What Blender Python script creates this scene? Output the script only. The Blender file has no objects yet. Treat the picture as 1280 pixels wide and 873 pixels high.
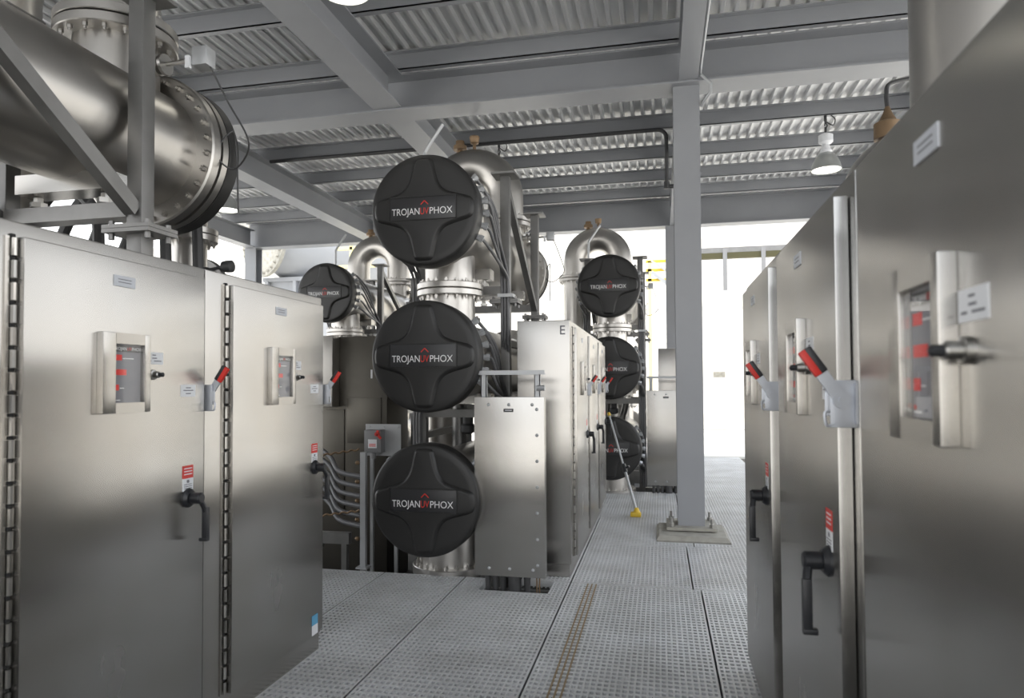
import bpy, bmesh, math, random
from mathutils import Vector, Matrix
random.seed(7)
SC = bpy.context.scene
COL = SC.collection
PI = math.pi

# ---------------------------------------------------------------- camera
EYE = 1.55
YAW = math.atan(185/853.0); PITCH = math.radians(1.6); ROLL = math.radians(0.3)
f = Vector((-math.sin(YAW)*math.cos(PITCH), math.cos(YAW)*math.cos(PITCH), math.sin(PITCH)))
r = Vector((math.cos(YAW), math.sin(YAW), 0)); u = r.cross(f)
r2 = r*math.cos(ROLL)-u*math.sin(ROLL); u2 = u*math.cos(ROLL)+r*math.sin(ROLL)
cam_d = bpy.data.cameras.new('camera'); cam = bpy.data.objects.new('camera', cam_d); COL.objects.link(cam)
M3 = Matrix((r2, u2, -f)).transposed()
cam.matrix_world = Matrix.Translation((0, 0, EYE)) @ M3.to_4x4()
cam_d.sensor_width = 36; cam_d.sensor_fit = 'HORIZONTAL'; cam_d.lens = 853/1280*36; cam_d.shift_y = 20.5/1280
cam_d.clip_start = .02; cam_d.clip_end = 500
cam_d.dof.use_dof = True; cam_d.dof.focus_distance = 5.0; cam_d.dof.aperture_fstop = 3.5
SC.camera = cam

# ---------------------------------------------------------------- world, sun, exposure
W = bpy.data.worlds.new('sky'); SC.world = W; W.use_nodes = True
wn = W.node_tree.nodes; wl = W.node_tree.links; wn.clear()
wo = wn.new('ShaderNodeOutputWorld'); bg = wn.new('ShaderNodeBackground')
tc = wn.new('ShaderNodeTexCoord'); sx = wn.new('ShaderNodeSeparateXYZ'); rmp = wn.new('ShaderNodeValToRGB')
wl.new(tc.outputs['Generated'], sx.inputs[0]); wl.new(sx.outputs['Z'], rmp.inputs[0])
rmp.color_ramp.elements[0].position = 0.0; rmp.color_ramp.elements[0].color = (1, .985, .96, 1)
rmp.color_ramp.elements[1].position = .6; rmp.color_ramp.elements[1].color = (.76, .83, .93, 1)
wl.new(rmp.outputs[0], bg.inputs[0]); bg.inputs[1].default_value = 4.2
wl.new(bg.outputs[0], wo.inputs[0])
sd = bpy.data.lights.new('sun', 'SUN'); sd.energy = 9; sd.angle = .02; sd.color = (1, .95, .87)
so = bpy.data.objects.new('sun', sd); COL.objects.link(so)
so.rotation_euler = Vector((.25, 1.0, -3.2)).to_track_quat('-Z', 'Y').to_euler()
SC.view_settings.view_transform = 'Standard'; SC.view_settings.look = 'None'
SC.view_settings.gamma = 1; SC.view_settings.exposure = -0.62; SC.view_settings.use_curve_mapping = False

# ---------------------------------------------------------------- materials
def mat(name, col, rough=.5, metal=0.0, noise=0, nscale=8, stretch=(1, 1, 1), bump=0, bscale=30, bstretch=(1, 1, 1), rnoise=0, spec=.5, dark=None, aniso=0):
    m = bpy.data.materials.new(name); m.use_nodes = True
    n = m.node_tree.nodes; l = m.node_tree.links; b = n['Principled BSDF']
    b.inputs['Base Color'].default_value = (*col, 1); b.inputs['Roughness'].default_value = rough
    b.inputs['Metallic'].default_value = metal; b.inputs['Specular IOR Level'].default_value = spec
    t = n.new('ShaderNodeTexCoord')
    def ntex(scale, st, detail=4):
        mp = n.new('ShaderNodeMapping'); mp.inputs['Scale'].default_value = st
        l.new(t.outputs['Object'], mp.inputs[0]); x = n.new('ShaderNodeTexNoise')
        x.inputs['Scale'].default_value = scale; x.inputs['Detail'].default_value = detail
        l.new(mp.outputs[0], x.inputs[0]); return x
    if noise:
        x = ntex(nscale, stretch, 5); cr = n.new('ShaderNodeValToRGB')
        d = dark or tuple(c*(1-noise) for c in col)
        cr.color_ramp.elements[0].position = .35; cr.color_ramp.elements[0].color = (*d, 1)
        cr.color_ramp.elements[1].position = .65; cr.color_ramp.elements[1].color = (*col, 1)
        l.new(x.outputs['Fac'], cr.inputs[0]); l.new(cr.outputs[0], b.inputs['Base Color'])
    if rnoise:
        x = ntex(nscale*1.7, stretch); mr = n.new('ShaderNodeMapRange')
        mr.inputs[3].default_value = rough-rnoise; mr.inputs[4].default_value = rough+rnoise
        l.new(x.outputs['Fac'], mr.inputs[0]); l.new(mr.outputs[0], b.inputs['Roughness'])
    if bump:
        x = ntex(bscale, bstretch, 3); bp = n.new('ShaderNodeBump'); bp.inputs['Strength'].default_value = bump
        bp.inputs['Distance'].default_value = .01
        l.new(x.outputs['Fac'], bp.inputs['Height']); l.new(bp.outputs[0], b.inputs['Normal'])
    if aniso:
        ge_ = n.new('ShaderNodeNewGeometry'); cr_ = n.new('ShaderNodeVectorMath'); cr_.operation = 'CROSS_PRODUCT'; cr_.inputs[1].default_value = (0.001, 0.001, 1)
        l.new(ge_.outputs['Normal'], cr_.inputs[0]); nz_ = n.new('ShaderNodeVectorMath'); nz_.operation = 'NORMALIZE'
        l.new(cr_.outputs[0], nz_.inputs[0]); l.new(nz_.outputs[0], b.inputs['Tangent']); b.inputs['Anisotropic'].default_value = aniso
    return m
def emis(name, col, s):
    m = bpy.data.materials.new(name); m.use_nodes = True; b = m.node_tree.nodes['Principled BSDF']
    b.inputs['Base Color'].default_value = (*col, 1); b.inputs['Emission Color'].default_value = (*col, 1); b.inputs['Emission Strength'].default_value = s
    return m
M = {}
M['steel'] = mat('brushed_stainless', (.465, .456, .438), .26, 1, aniso=.88, noise=.12, nscale=1.6, stretch=(1, 1, .5), rnoise=.035, dark=(.43, .41, .38))
M['steel2'] = mat('pipe_stainless', (.49, .473, .448), .34, 1, noise=.12, nscale=2, rnoise=.04)
M['steel3'] = mat('shaded_stainless', (.11, .103, .09), .4, 1, noise=.2, nscale=2)  # darkened stainless: the dark surroundings it would mirror are put into the colour
M['bolt'] = mat('bolt_steel', (.42, .41, .39), .35, 1)
M['frame'] = mat('dull_steel_frame', (.24, .237, .232), .45, .8, noise=.15, nscale=6)
M['paint'] = mat('grey_paint', (.30, .308, .325), .42, 0, noise=.06, nscale=2)
M['deck'] = mat('galvanised_deck', (.74, .745, .75), .42, .45, noise=.12, nscale=2, stretch=(1, .2, 1))
M['grate'] = mat('grating_grey', (.64, .645, .655), .5, .15, noise=.3, nscale=2.2, dark=(.52, .52, .52))
M['black'] = mat('black_plastic', (.018, .0175, .017), .45, 0, bump=.03, bscale=180)
M['plate'] = mat('plate_grey', (.03, .03, .032), .35, 0)
M['white'] = mat('white_print', (.8, .8, .8), .5)
M['red'] = mat('red_print', (.62, .03, .02), .45)
M['cable'] = mat('dark_cable', (.05, .05, .052), .5)
M['gcable'] = mat('grey_cable', (.13, .13, .135), .45)
M['conduit'] = mat('grey_conduit', (.22, .22, .225), .5, .3)
M['dark'] = mat('dark_gap', (.02, .02, .02), .7)
M['hblack'] = mat('handle_black', (.016, .017, .02), .4)
M['zinc'] = mat('zinc_latch', (.5, .52, .56), .4, .6)
M['brass'] = mat('bronze_valve', (.22, .15, .09), .5, .7)
M['label'] = mat('label_white', (.75, .76, .78), .5)
M['nplate'] = mat('nameplate_grey', (.52, .54, .58), .45)
M['ink'] = mat('ink_grey', (.16, .16, .18), .6)
M['disp'] = mat('display_grey', (.19, .19, .215), .4)
M['led'] = emis('red_led', (.6, .015, .01), .25)
M['pit'] = mat('pit_concrete', (.035, .034, .032), .9, 0, noise=.3, nscale=3)  # near-black base stands in for shade from equipment not built on the left
M['conc'] = mat('concrete', (.40, .385, .34), .85, 0, noise=.25, nscale=9)
M['ground'] = mat('pale_concrete', (.68, .66, .62), .9, 0, noise=.1, nscale=.6)
M['wall'] = mat('white_cladding', (.82, .79, .73), .7)
M['wallpipe'] = mat('white_coated_pipe', (.34, .35, .37), .5)
M['pyellow'] = mat('overexposed_yellow', (.85, .74, .36), .6)  # lighter copy of the yellow paint, with the overexposed wash put into the colour
M['yellow'] = mat('yellow_paint', (.8, .55, .05), .5)
M['olive'] = mat('olive_steel', (.05, .045, .012), .6)
M['lampw'] = mat('lamp_shade_grey', (.42, .43, .42), .35, .6)
M['glow'] = emis('lamp_glow', (1, .96, .86), 9)
M['rust'] = mat('rust_stain', (.26, .19, .11), .7)
M['blue'] = mat('blue_print', (.10, .35, .55), .5)
M['strut'] = mat('galv_strut', (.45, .46, .47), .45, .6)
g = bpy.data.materials.new('window_glass'); g.use_nodes = True
gn = g.node_tree.nodes; gl = g.node_tree.links; gn.clear()
go = gn.new('ShaderNodeOutputMaterial'); gm = gn.new('ShaderNodeMixShader'); gt = gn.new('ShaderNodeBsdfTransparent'); gg = gn.new('ShaderNodeBsdfGlossy')
gf = gn.new('ShaderNodeFresnel'); gf.inputs[0].default_value = 1.5; gg.inputs['Roughness'].default_value = .02
ge = gn.new('ShaderNodeNewGeometry'); g1 = gn.new('ShaderNodeMath'); g1.operation = 'SUBTRACT'; g1.inputs[0].default_value = 1; gl.new(ge.outputs['Backfacing'], g1.inputs[1]); g2 = gn.new('ShaderNodeMath'); g2.operation = 'MULTIPLY'; gl.new(gf.outputs[0], g2.inputs[0]); gl.new(g1.outputs[0], g2.inputs[1]); gl.new(g2.outputs[0], gm.inputs[0]); gl.new(gt.outputs[0], gm.inputs[1]); gl.new(gg.outputs[0], gm.inputs[2]); gl.new(gm.outputs[0], go.inputs[0])
M['glass'] = g

# ---------------------------------------------------------------- geometry helpers
def frame_of(d):
    d = Vector(d).normalized(); a = Vector((0, 0, 1)) if abs(d.z) < .95 else Vector((1, 0, 0))
    x = a.cross(d).normalized(); y = d.cross(x); return x, y, d
class MB:
    def __init__(s): s.bm = bmesh.new(); s.mats = []
    def _mi(s, m):
        if m is None: return 0
        if m not in s.mats: s.mats.append(m)
        return s.mats.index(m)
    def box(s, x0, x1, y0, y1, z0, z1, bev=0, m=None, T=None):
        vs = [s.bm.verts.new((x, y, z)) for z in (z0, z1) for y in (y0, y1) for x in (x0, x1)]
        fs = [s.bm.faces.new([vs[i] for i in q]) for q in ((0, 2, 3, 1), (4, 5, 7, 6), (0, 1, 5, 4), (1, 3, 7, 5), (3, 2, 6, 7), (2, 0, 4, 6))]
        mi = s._mi(m)
        for q in fs: q.material_index = mi
        if T is not None: bmesh.ops.transform(s.bm, matrix=T, verts=vs)
        if bev:
            es = {e for q in fs for e in q.edges}
            bmesh.ops.bevel(s.bm, geom=list(es), offset=bev, segments=2, profile=.6, affect='EDGES', material=-1)
        return s
    def loft(s, rings, closed=True, cap=True, m=None, smooth=True):
        mi = s._mi(m); R = [[s.bm.verts.new(p) for p in ring] for ring in rings]; n = len(R[0])
        for a, b in zip(R[:-1], R[1:]):
            for i in range(n if closed else n-1):
                j = (i+1) % n; q = s.bm.faces.new((a[i], a[j], b[j], b[i])); q.smooth = smooth; q.material_index = mi
        if cap:
            q = s.bm.faces.new(R[0][::-1]); q.material_index = mi; q = s.bm.faces.new(R[-1]); q.material_index = mi
        return s
    def lathe(s, prof, o=(0, 0, 0), d=(0, 0, 1), seg=32, m=None, cap=True):
        x, y, d = frame_of(d); o = Vector(o)
        return s.loft([[o+d*h+(x*math.cos(2*PI*i/seg)+y*math.sin(2*PI*i/seg))*max(rr, 1e-4) for i in range(seg)] for rr, h in prof], cap=cap, m=m)
    def cyl(s, a, b, rr, seg=16, r1=None, m=None):
        a = Vector(a); b = Vector(b); return s.lathe([(rr, 0), (rr if r1 is None else r1, (b-a).length)], a, b-a, seg, m)
    def tube(s, pts, rr, seg=8, m=None):
        pts = [Vector(p) for p in pts]; rings = []; px = None
        for i, p in enumerate(pts):
            d = (pts[min(i+1, len(pts)-1)]-pts[max(i-1, 0)]).normalized()
            if px is None: px = frame_of(d)[0]
            px = (px-d*px.dot(d)).normalized(); py = d.cross(px)
            rings.append([p+(px*math.cos(2*PI*k/seg)+py*math.sin(2*PI*k/seg))*rr for k in range(seg)])
        return s.loft(rings, m=m)
    def bar(s, a, b, w, h, m=None):
        a = Vector(a); b = Vector(b); x, y, d = frame_of(b-a); L = (b-a).length
        T = Matrix.Translation(a) @ Matrix((x, y, d)).transposed().to_4x4()
        return s.box(-w/2, w/2, -h/2, h/2, 0, L, m=m, T=T)
    def bolts(s, o, d, R, n, rr=.014, h=.02, seg=6, ph=0, m=None):
        x, y, d = frame_of(d); o = Vector(o)
        for k in range(n):
            t = 2*PI*(k+.5)/n+ph; c = o+(x*math.cos(t)+y*math.sin(t))*R
            s.cyl(c, c+d*h, rr, seg, m=m); s.cyl(c+d*h, c+d*(h*1.6), rr*.6, seg, m=m)
        return s
    def build(s, name, m=None, parent=None, angle=35, loc=None):
        me = bpy.data.meshes.new(name); bmesh.ops.recalc_face_normals(s.bm, faces=s.bm.faces[:]); s.bm.to_mesh(me); s.bm.free()
        ms = s.mats or [m]
        for q in ms: me.materials.append(M[q] if isinstance(q, str) else q)
        for p in me.polygons: p.use_smooth = True
        me.set_sharp_from_angle(angle=math.radians(angle))
        o = bpy.data.objects.new(name, me); COL.objects.link(o)
        if parent: o.parent = parent
        if loc: o.location = loc
        return o
def smoothpath(pts, n=6):
    pts = [Vector(p) for p in pts]; P = [pts[0]]+pts+[pts[-1]]; out = []
    for i in range(1, len(P)-2):
        for k in range(n):
            t = k/n; a, b, c, d = P[i-1:i+3]
            out.append(.5*((2*b)+(c-a)*t+(2*a-5*b+4*c-d)*t*t+(3*b-a-3*c+d)*t**3))
    return out+[pts[-1]]
def tag(o, label, cat, group=None, kind=None):
    o['label'] = label; o['category'] = cat
    if group: o['group'] = group
    if kind: o['kind'] = kind
    return o
def thing(name, label, cat, loc=(0, 0, 0), rz=0, group=None):
    o = bpy.data.objects.new(name, None); COL.objects.link(o); o.location = loc; o.rotation_euler = (0, 0, rz); o.empty_display_size = .1
    return tag(o, label, cat, group)
def struct(o): o['kind'] = 'structure'; return o
def copy_tree(o, parent=None):
    c = o.copy(); COL.objects.link(c)
    if parent is not None: c.parent = parent
    for ch in list(o.children): copy_tree(ch, c)
    return c
def text_mesh(name, s, size, m, parent, mtx, depth=.002, align='LEFT', xscale=1):
    cu = bpy.data.curves.new(name, 'FONT'); cu.body = s; cu.size = size; cu.extrude = depth; cu.align_x = align
    t = bpy.data.objects.new(name+'_tmp', cu); COL.objects.link(t)
    dg = bpy.context.evaluated_depsgraph_get(); dg.update(); me = bpy.data.meshes.new_from_object(t.evaluated_get(dg))
    COL.objects.unlink(t); bpy.data.objects.remove(t)
    wd = max(v.co.x for v in me.vertices)-min(v.co.x for v in me.vertices)
    me.transform(mtx @ Matrix.Diagonal((xscale, 1, 1, 1))); me.materials.clear(); me.materials.append(M[m]); me.name = name
    o = bpy.data.objects.new(name, me); COL.objects.link(o); o.parent = parent
    return o, wd*xscale

# ================================================================ SETTING
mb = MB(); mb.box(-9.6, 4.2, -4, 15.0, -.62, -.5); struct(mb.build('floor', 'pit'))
mb = MB(); mb.box(-60, 60, 15.3, 80, -.3, -.02); mb.box(-60, -9.6, -40, 15.3, -.3, -.02); mb.box(4.2, 60, -40, 15.3, -.3, -.02); mb.box(-9.6, 4.2, -40, -4, -.3, -.02)
struct(mb.build('ground', 'ground'))
mb = MB(); mb.box(-9.6, 4.2, 15.0, 15.3, -.62, -.03); mb.box(-9.7, -9.6, -4, 15.3, -.62, -.03); mb.box(4.2, 4.3, -4, 15.3, -.62, -.03); struct(mb.build('trim_1', 'conc'))
# corrugated roof deck (ribs run along Y)
mb = MB(); prof = []; x = -9.45; p = .14; Z0, Z1 = 5.275, 5.32
while x < 3.6:
    prof += [(x, Z0), (x+.032, Z0), (x+.046, Z1), (x+.126, Z1)]; x += p
for dz in (0,):
    mb.loft([[(a, y, b) for a, b in prof] + [(a, y, Z1+.012) if b == Z1 else (a, y, b+.006) for a, b in prof[::-1]] for y in (-3.2, 14.25)], closed=True, cap=False, smooth=False)
struct(mb.build('ceiling', 'deck', angle=10))

# ---------------------------------------------------------------- gratings
def grating(x0, x1, y0, y1, label, cut=None, stain=None, name='floor_grating'):
    mb = MB(); g = .006; x0 += g; x1 -= g; y0 += g; y1 -= g
    def ok(xa, xb, ya, yb):
        return not cut or xb < cut[0] or xa > cut[1] or yb < cut[2] or ya > cut[3]
    n = max(1, round((x1-x0)/.0325)); px = (x1-x0)/n
    m_ = max(1, round((y1-y0)/.05)); py = (y1-y0)/m_
    for i in range(n+1):
        xc = x0+i*px; xc = min(max(xc, x0+.006), x1-.006)
        mm = 'rust' if stain and stain[0] < xc < stain[1] else 'grate'
        w = .0052 if 0 < i < n else .006
        if cut and cut[0] < xc < cut[1]:
            if cut[2] > y0: mb.box(xc-w, xc+w, y0, cut[2], -.06, 0, m=mm)
            if cut[3] < y1: mb.box(xc-w, xc+w, cut[3], y1, -.06, 0, m=mm)
        else: mb.box(xc-w, xc+w, y0, y1, -.06, 0, m=mm)
    for j in range(m_+1):
        yc = y0+j*py; yc = min(max(yc, y0+.009), y1-.009); w = .0108
        if cut and cut[2] < yc < cut[3]:
            if cut[0] > x0: mb.box(x0, cut[0], yc-w, yc+w, -.05, -.001, m='grate')
            if cut[1] < x1: mb.box(cut[1], x1, yc-w, yc+w, -.05, -.001, m='grate')
        else: mb.box(x0, x1, yc-w, yc+w, -.05, -.001, m='grate')
    if cut:
        a, b, c, d = cut
        mb.box(max(a, x0), min(b, x1), c-.012, c, -.035, .001, m='grate')
        if a > x0: mb.box(a-.012, a, c, min(d, y1), -.035, .001, m='grate')
        if b < x1: mb.box(b, b+.012, c, min(d, y1), -.035, .001, m='grate')
    return tag(mb.build(name), label, 'floor grating', 'grey floor grating panels')
bx_cut = (-1.36, -.83, 5.03, 5.5)
grating(-2.84, -2.245, 1.9, 5.35, 'grey floor grating panel running under the far end of the left cabinets')
grating(-2.245, -1.55, 1.9, 5.35, 'grey floor grating panel in front of the lowest round black cover')
grating(-1.55, -.70, 1.9, 5.35, 'grey floor grating panel with a notch under the bolted junction box', cut=bx_cut)
grating(-.70, .283, 1.9, 5.35, 'front aisle grating panel with a rusty brown line along it', stain=(-.575, -.49))
grating(.283, 1.25, 1.9, 5.35, 'front grating panel running under the right-hand cabinet row')
grating(-1.2, -.70, 5.36, 8.9, 'grey grating panel under the cabinets marked E')
grating(-.70, .226, 5.36, 6.73, 'aisle grating panel right of the cabinets marked E, before the column')
grating(.226, 1.25, 5.36, 6.73, 'aisle grating panel beside the far end of the right-hand cabinets')
plinth_cut = (-.055, .66, 6.88, 7.75)
grating(-.70, .30, 6.74, 8.1, 'grating panel cut around left half of the column footing', cut=plinth_cut)
grating(.30, 1.25, 6.74, 8.1, 'grating panel cut around right half of the column footing', cut=plinth_cut)
grating(-1.2, .2, 8.91 if False else 8.11, 10.02, 'grating panel under the foot of the leaning pole', cut=(-1.3, -.70, 8.0, 8.9))
grating(.2, 1.6, 8.11, 9.5, 'grating panel in the aisle right behind the column')
grating(.2, 1.6, 9.51, 10.87, 'grating panel beside the far junction box in the aisle')
grating(.2, 1.6, 10.88, 12.25, 'second to last aisle grating panel before the daylight')
grating(.2, 1.6, 12.26, 15.0, 'last aisle grating panel at the sunlit edge')
# support joists below the gratings
mb = MB()
for x in (-2.84, -2.245, -1.55, -.70, .283, 1.25): mb.box(x-.03, x+.03, 1.8, 5.3, -.2, -.062)
for y in (5.35, 6.73, 8.1, 9.5, 10.87, 12.25): mb.box(-.7, 1.7, y-.03, y+.03, -.2, -.062)
mb.box(-2.9, 1.7, 5.28, 5.33, -.2, -.062)
for x in (-2.6, -1.2, 0.0, 1.1):
    for y in (2.6, 5.3): mb.box(x-.04, x+.04, y-.04, y+.04, -.5, -.2)
for x in (-.5, 1.1):
    for y in (6.73, 9.5, 12.25, 14.8): mb.box(x-.04, x+.04, y-.04, y+.04, -.5, -.2)
o = mb.build('trim_2', 'frame'); struct(o)

# ---------------------------------------------------------------- steel structure
def hcol(x, y, z0, z1, label, base=True, w=.27, d=.27):
    t = thing('steel_column', label, 'column', (x, y, 0), 0, 'grey steel columns')
    mb = MB(); mb.box(-w/2, w/2, -d/2, -d/2+.02, z0, z1); mb.box(-w/2, w/2, d/2-.02, d/2, z0, z1); mb.box(-.008, .008, -d/2+.02, d/2-.02, z0, z1)
    mb.build('shaft', 'paint', t)
    mb = MB(); mb.box(-.25, .25, -.25, .25, z0-.03, z0)
    mb.build('base_plate', 'conc' if base else 'paint', t)
    mb = MB()
    for sx_ in (-1, 1):
        for sy in (-1, 1):
            mb.cyl((sx_*.2, sy*.19, z0), (sx_*.2, sy*.19, z0+.09), .014, 8); mb.cyl((sx_*.2, sy*.19, z0), (sx_*.2, sy*.19, z0+.035), .028, 6)
    mb.build('anchor_bolts', 'bolt', t)
    return t
hcol(.30, 7.45, .08, 4.68, 'grey steel column standing in the aisle on a concrete footing')
mb = MB(); mb.lathe([(.50, 0), (.50, .50), (.46, .54)], (0, 0, -.5), seg=4)
o = mb.build('concrete_footing', 'conc', loc=(.30, 7.31, 0)); o.rotation_euler = (0, 0, PI/4); tag(o, 'square concrete footing under the aisle column', 'footing')
hcol(.27, 14.0, .0, 4.69, 'grey steel column far behind the aisle column at the roof edge')
hcol(-9.1, 14.0, .0, 4.69, 'pale steel column at the far left corner of the roof')
def ibeam(name, a, b, w, z0, z1, label, cat='beam', group='grey steel roof beams', tf=.018, tw=.012):
    mb = MB(); a = Vector((a[0], a[1], 0)); b = Vector((b[0], b[1], 0)); d = (b-a).normalized(); n = Vector((-d.y, d.x, 0)); L = (b-a).length
    T = Matrix.Translation(a) @ Matrix((d, n, Vector((0, 0, 1)))).transposed().to_4x4()
    mb.box(0, L, -w/2, w/2, z0, z0+tf, T=T); mb.box(0, L, -w/2, w/2, z1-tf, z1, T=T); mb.box(0, L, -tw/2, tw/2, z0+tf, z1-tf, T=T)
    return tag(mb.build(name, 'paint'), label, cat, group)
ibeam('roof_beam', (-9.2, 7.4), (3.55, 7.4), .36, 4.68, 5.09, 'long grey roof beam resting on the aisle column')
ibeam('roof_beam', (-9.2, 14.0), (3.55, 14.0), .30, 4.69, 5.26, 'long grey roof beam at the far edge of the roof')
ibeam('roof_beam', (-9.2, .6), (3.55, .6), .36, 4.68, 5.09, 'long grey roof beam above the viewer')
for i, (X, w) in enumerate(((-9.1, .26), (-6.1, .3), (-3.0, .34), (.32, .19), (3.42, .3))):
    nm = ['left edge of the roof', 'left chamber flange', 'stack with the highest black cover', 'aisle column', 'right edge of the roof'][i]
    ibeam('cross_beam', (X, .8), (X, 7.22), w, 4.70, 5.09, 'near grey cross beam running forward above the '+nm, group='grey steel cross beams')
    ibeam('cross_beam', (X, 7.58), (X, 13.86), w, 4.70, 5.09, 'far grey cross beam running to the far roof edge from the '+nm, group='grey steel cross beams')
ys = [-3.1, -2.1, -1.0, .2, 1.3, 2.45, 3.6, 4.75, 5.93, 7.12, 8.35, 9.6, 10.85, 12.05, 13.1]
for k, y in enumerate(ys):
    mb = MB(); mb.box(-9.3, 3.55, y, y+.012, 5.09, 5.275); mb.box(-9.3, 3.55, y, y+.075, 5.09, 5.10); mb.box(-9.3, 3.55, y-.065, y, 5.263, 5.274)
    n = ['first', 'second', 'third', 'fourth', 'fifth', 'sixth', 'seventh', 'eighth', 'ninth', 'tenth', 'eleventh', 'twelfth', 'thirteenth', 'fourteenth', 'fifteenth', 'sixteenth', 'seventeenth'][len(ys)-1-k]
    tag(mb.build('roof_purlin', 'paint'), n+' grey roof purlin under the ribbed deck counted from the far edge', 'purlin', 'grey roof purlins')

# ================================================================ CABINETS
CW, CH, CD = 1.07, 2.072, .435
def make_cabinet():
    t = thing('control_cabinet', 'x', 'cabinet', group='stainless control cabinets')
    mb = MB(); mb.box(-CD, 0, .003, CW-.003, .10, CH, bev=.006); mb.build('cabinet_body', 'steel', t)
    mb = MB(); mb.box(-CD+.02, -.012, .003, CW-.003, 0, .10); mb.build('plinth', 'steel', t)
    y0, y1, z0, z1 = .155, CW-.05, .14, 2.02
    mb = MB(); mb.box(.004, .038, y0, y1, z0, z1, bev=.004); d = mb.build('door', 'steel', t)
    mb = MB(); mb.box(.0, .006, .118, .132, z0, z1, m='steel')
    k = 0; z = z0
    while z < z1-.03:
        mb.cyl((.012, .143, z), (.012, .143, z+.055), .0085, 8, m='bolt' if k % 2 else 'steel'); mb.box(.0, .009, .135, .15, z+.057, z+.068, m='dark'); z += .07; k += 1
    mb.build('piano_hinge', None, t)
    # door fittings
    mb = MB(); mb.box(.038, .041, .51, .613, 1.918, 1.958, m='nplate')
    for q in (1.932, 1.943): mb.box(.041, .0415, .53, .593, q, q+.003, m='ink')
    n_ = mb.build('nameplate', None, d); n_['label'] = 'grey nameplate'
    mb = MB(); mb.box(.038, .0395, .67, .765, 1.636, 1.683, m='label')
    for q, a, b in ((1.67, .705, .725), (1.658, .705, .73), (1.647, .68, .7), (1.647, .715, .755)): mb.box(.0395, .04, a, b, q, q+.004, m='ink')
    mb.build('paper_label', None, d)
    mb = MB(); mb.box(.038, .0395, .87, .96, 1.506, 1.556, m='label')
    for q, a, b in ((1.541, .9, .93), (1.53, .885, .945), (1.517, .9, .93)): mb.box(.0395, .04, a, b, q, q+.004, m='ink')
    mb.build('paper_label', None, d)
    mb = MB(); mb.box(.038, .0395, .885, .95, 1.165, 1.218, m='red'); mb.box(.038, .0395, .885, .95, 1.113, 1.165, m='label')
    for q in (1.18, 1.192, 1.204): mb.box(.0395, .04, .893, .942, q, q+.004, m='label')
    for q in (1.122, 1.13, 1.138): mb.box(.0395, .04, .893, .942, q, q+.003, m='ink')
    mb.box(.0395, .04, .91, .925, 1.146, 1.158, m='ink')
    mb.build('warning_sticker', None, d)
    mb = MB(); mb.lathe([(.020, 0), (.020, .012), (.013, .014), (.013, .032), (.010, .035)], (.038, .705, 1.595), (1, 0, 0), 16, m='bolt'); mb.lathe([(.009, 0), (.009, .016), (.004, .02)], (.073, .705, 1.595), (1, 0, 0), 10, m='hblack')
    mb.build('key_lock', None, d)
    # viewing window
    mb = MB(); a, b, c, e = .438, .668, 1.453, 1.745; ia, ib, ic, ie = .497, .637, 1.491, 1.705; X0, X1 = .038, .066
    mb.box(X0, X1, a, ia, c, e, bev=.003); mb.box(X0, X1, ib, b, c, e, bev=.003); mb.box(X0, X1, ia, ib, c, ic); mb.box(X0, X1, ia, ib, ie, e)
    w = mb.build('viewing_window', 'steel', t)
    mb = MB(); mb.box(.041, .045, ia, ib, ic, ie, m='disp'); mb.box(.045, .046, ia+.004, ib-.004, ie-.028, ie-.006, m='plate')
    H = ie-ic; Wd = ib-ia
    for ya, yb, q in ((.06, .34, .72), (.06, .5, .47), (.05, .25, .21)): mb.box(.045, .0462, ia+Wd*ya, ia+Wd*yb, ic+H*q, ic+H*q+.021, m='led')
    mb.box(.045, .0462, ia+.007, ia+.014, ic+.013, ic+.021, m='red')
    for ya, yb, q in ((.38, .75, .75), (.29, .42, .24), (.05, .3, .035)): mb.box(.045, .0462, ia+Wd*ya, ia+Wd*yb, ic+H*q, ic+H*q+.003, m='white')
    mb.build('display_panel', None, w)
    mb = MB(); mb.box(.054, .056, ia, ib, ic, ie); mb.build('window_pane', 'glass', w)
    Tm = Matrix.Translation((.0462, ia+.008, ie-.022)) @ Matrix(((0, 0, 1), (1, 0, 0), (0, 1, 0))).to_4x4()
    def tt(s, m, off): return text_mesh('display_lettering', s, .017, m, w, Tm @ Matrix.Translation((off, 0, 0)), .0004)[1]
    o = tt('TROJAN', 'white', 0); o += .002+tt('UV', 'red', o+.002); tt('PHOX', 'white', o+.002)
    # lever latch standing off the latch edge of the door (plate in the x-z plane)
    yl = CW-.028
    mb = MB(); mb.box(.0, .06, yl, yl+.006, 1.440, 1.556, bev=.002); mb.box(.050, .072, yl+.001, yl+.005, 1.468, 1.53, bev=.002); mb.box(.0, .006, yl, yl+.024, 1.45, 1.55); mb.tube(smoothpath([(.05, yl+.003, 1.45), (.068, yl+.003, 1.445), (.072, yl+.003, 1.475), (.06, yl+.003, 1.48)]), .004, 6)
    la = mb.build('toggle_latch', 'zinc', t)
    dv = Vector((.078, 0, .115)); dn = dv.normalized(); pv = Vector((.034, yl-.008, 1.517 if False else 1.512)) if False else Vector((.036, yl+.012, 1.508))
    mb = MB(); mb.bar(pv-dn*.015, pv+dn*.09, .008, .03); mb.cyl(pv+Vector((0, -.008, 0)), pv+Vector((0, .006, 0)), .02, 14); mb.cyl(pv, pv+Vector((0, .010, 0)), .008, 10)
    mb.build('latch_lever', 'zinc', la)
    sd_ = dn.cross(Vector((0, 1, 0)))
    mb = MB(); mb.box(-.009, .009, -.017, .004, 0, .072, bev=.004, m='red', T=Matrix.Translation(pv+dn*.078) @ Matrix((Vector((0, 1, 0)), sd_, dn)).transposed().to_4x4())
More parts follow.
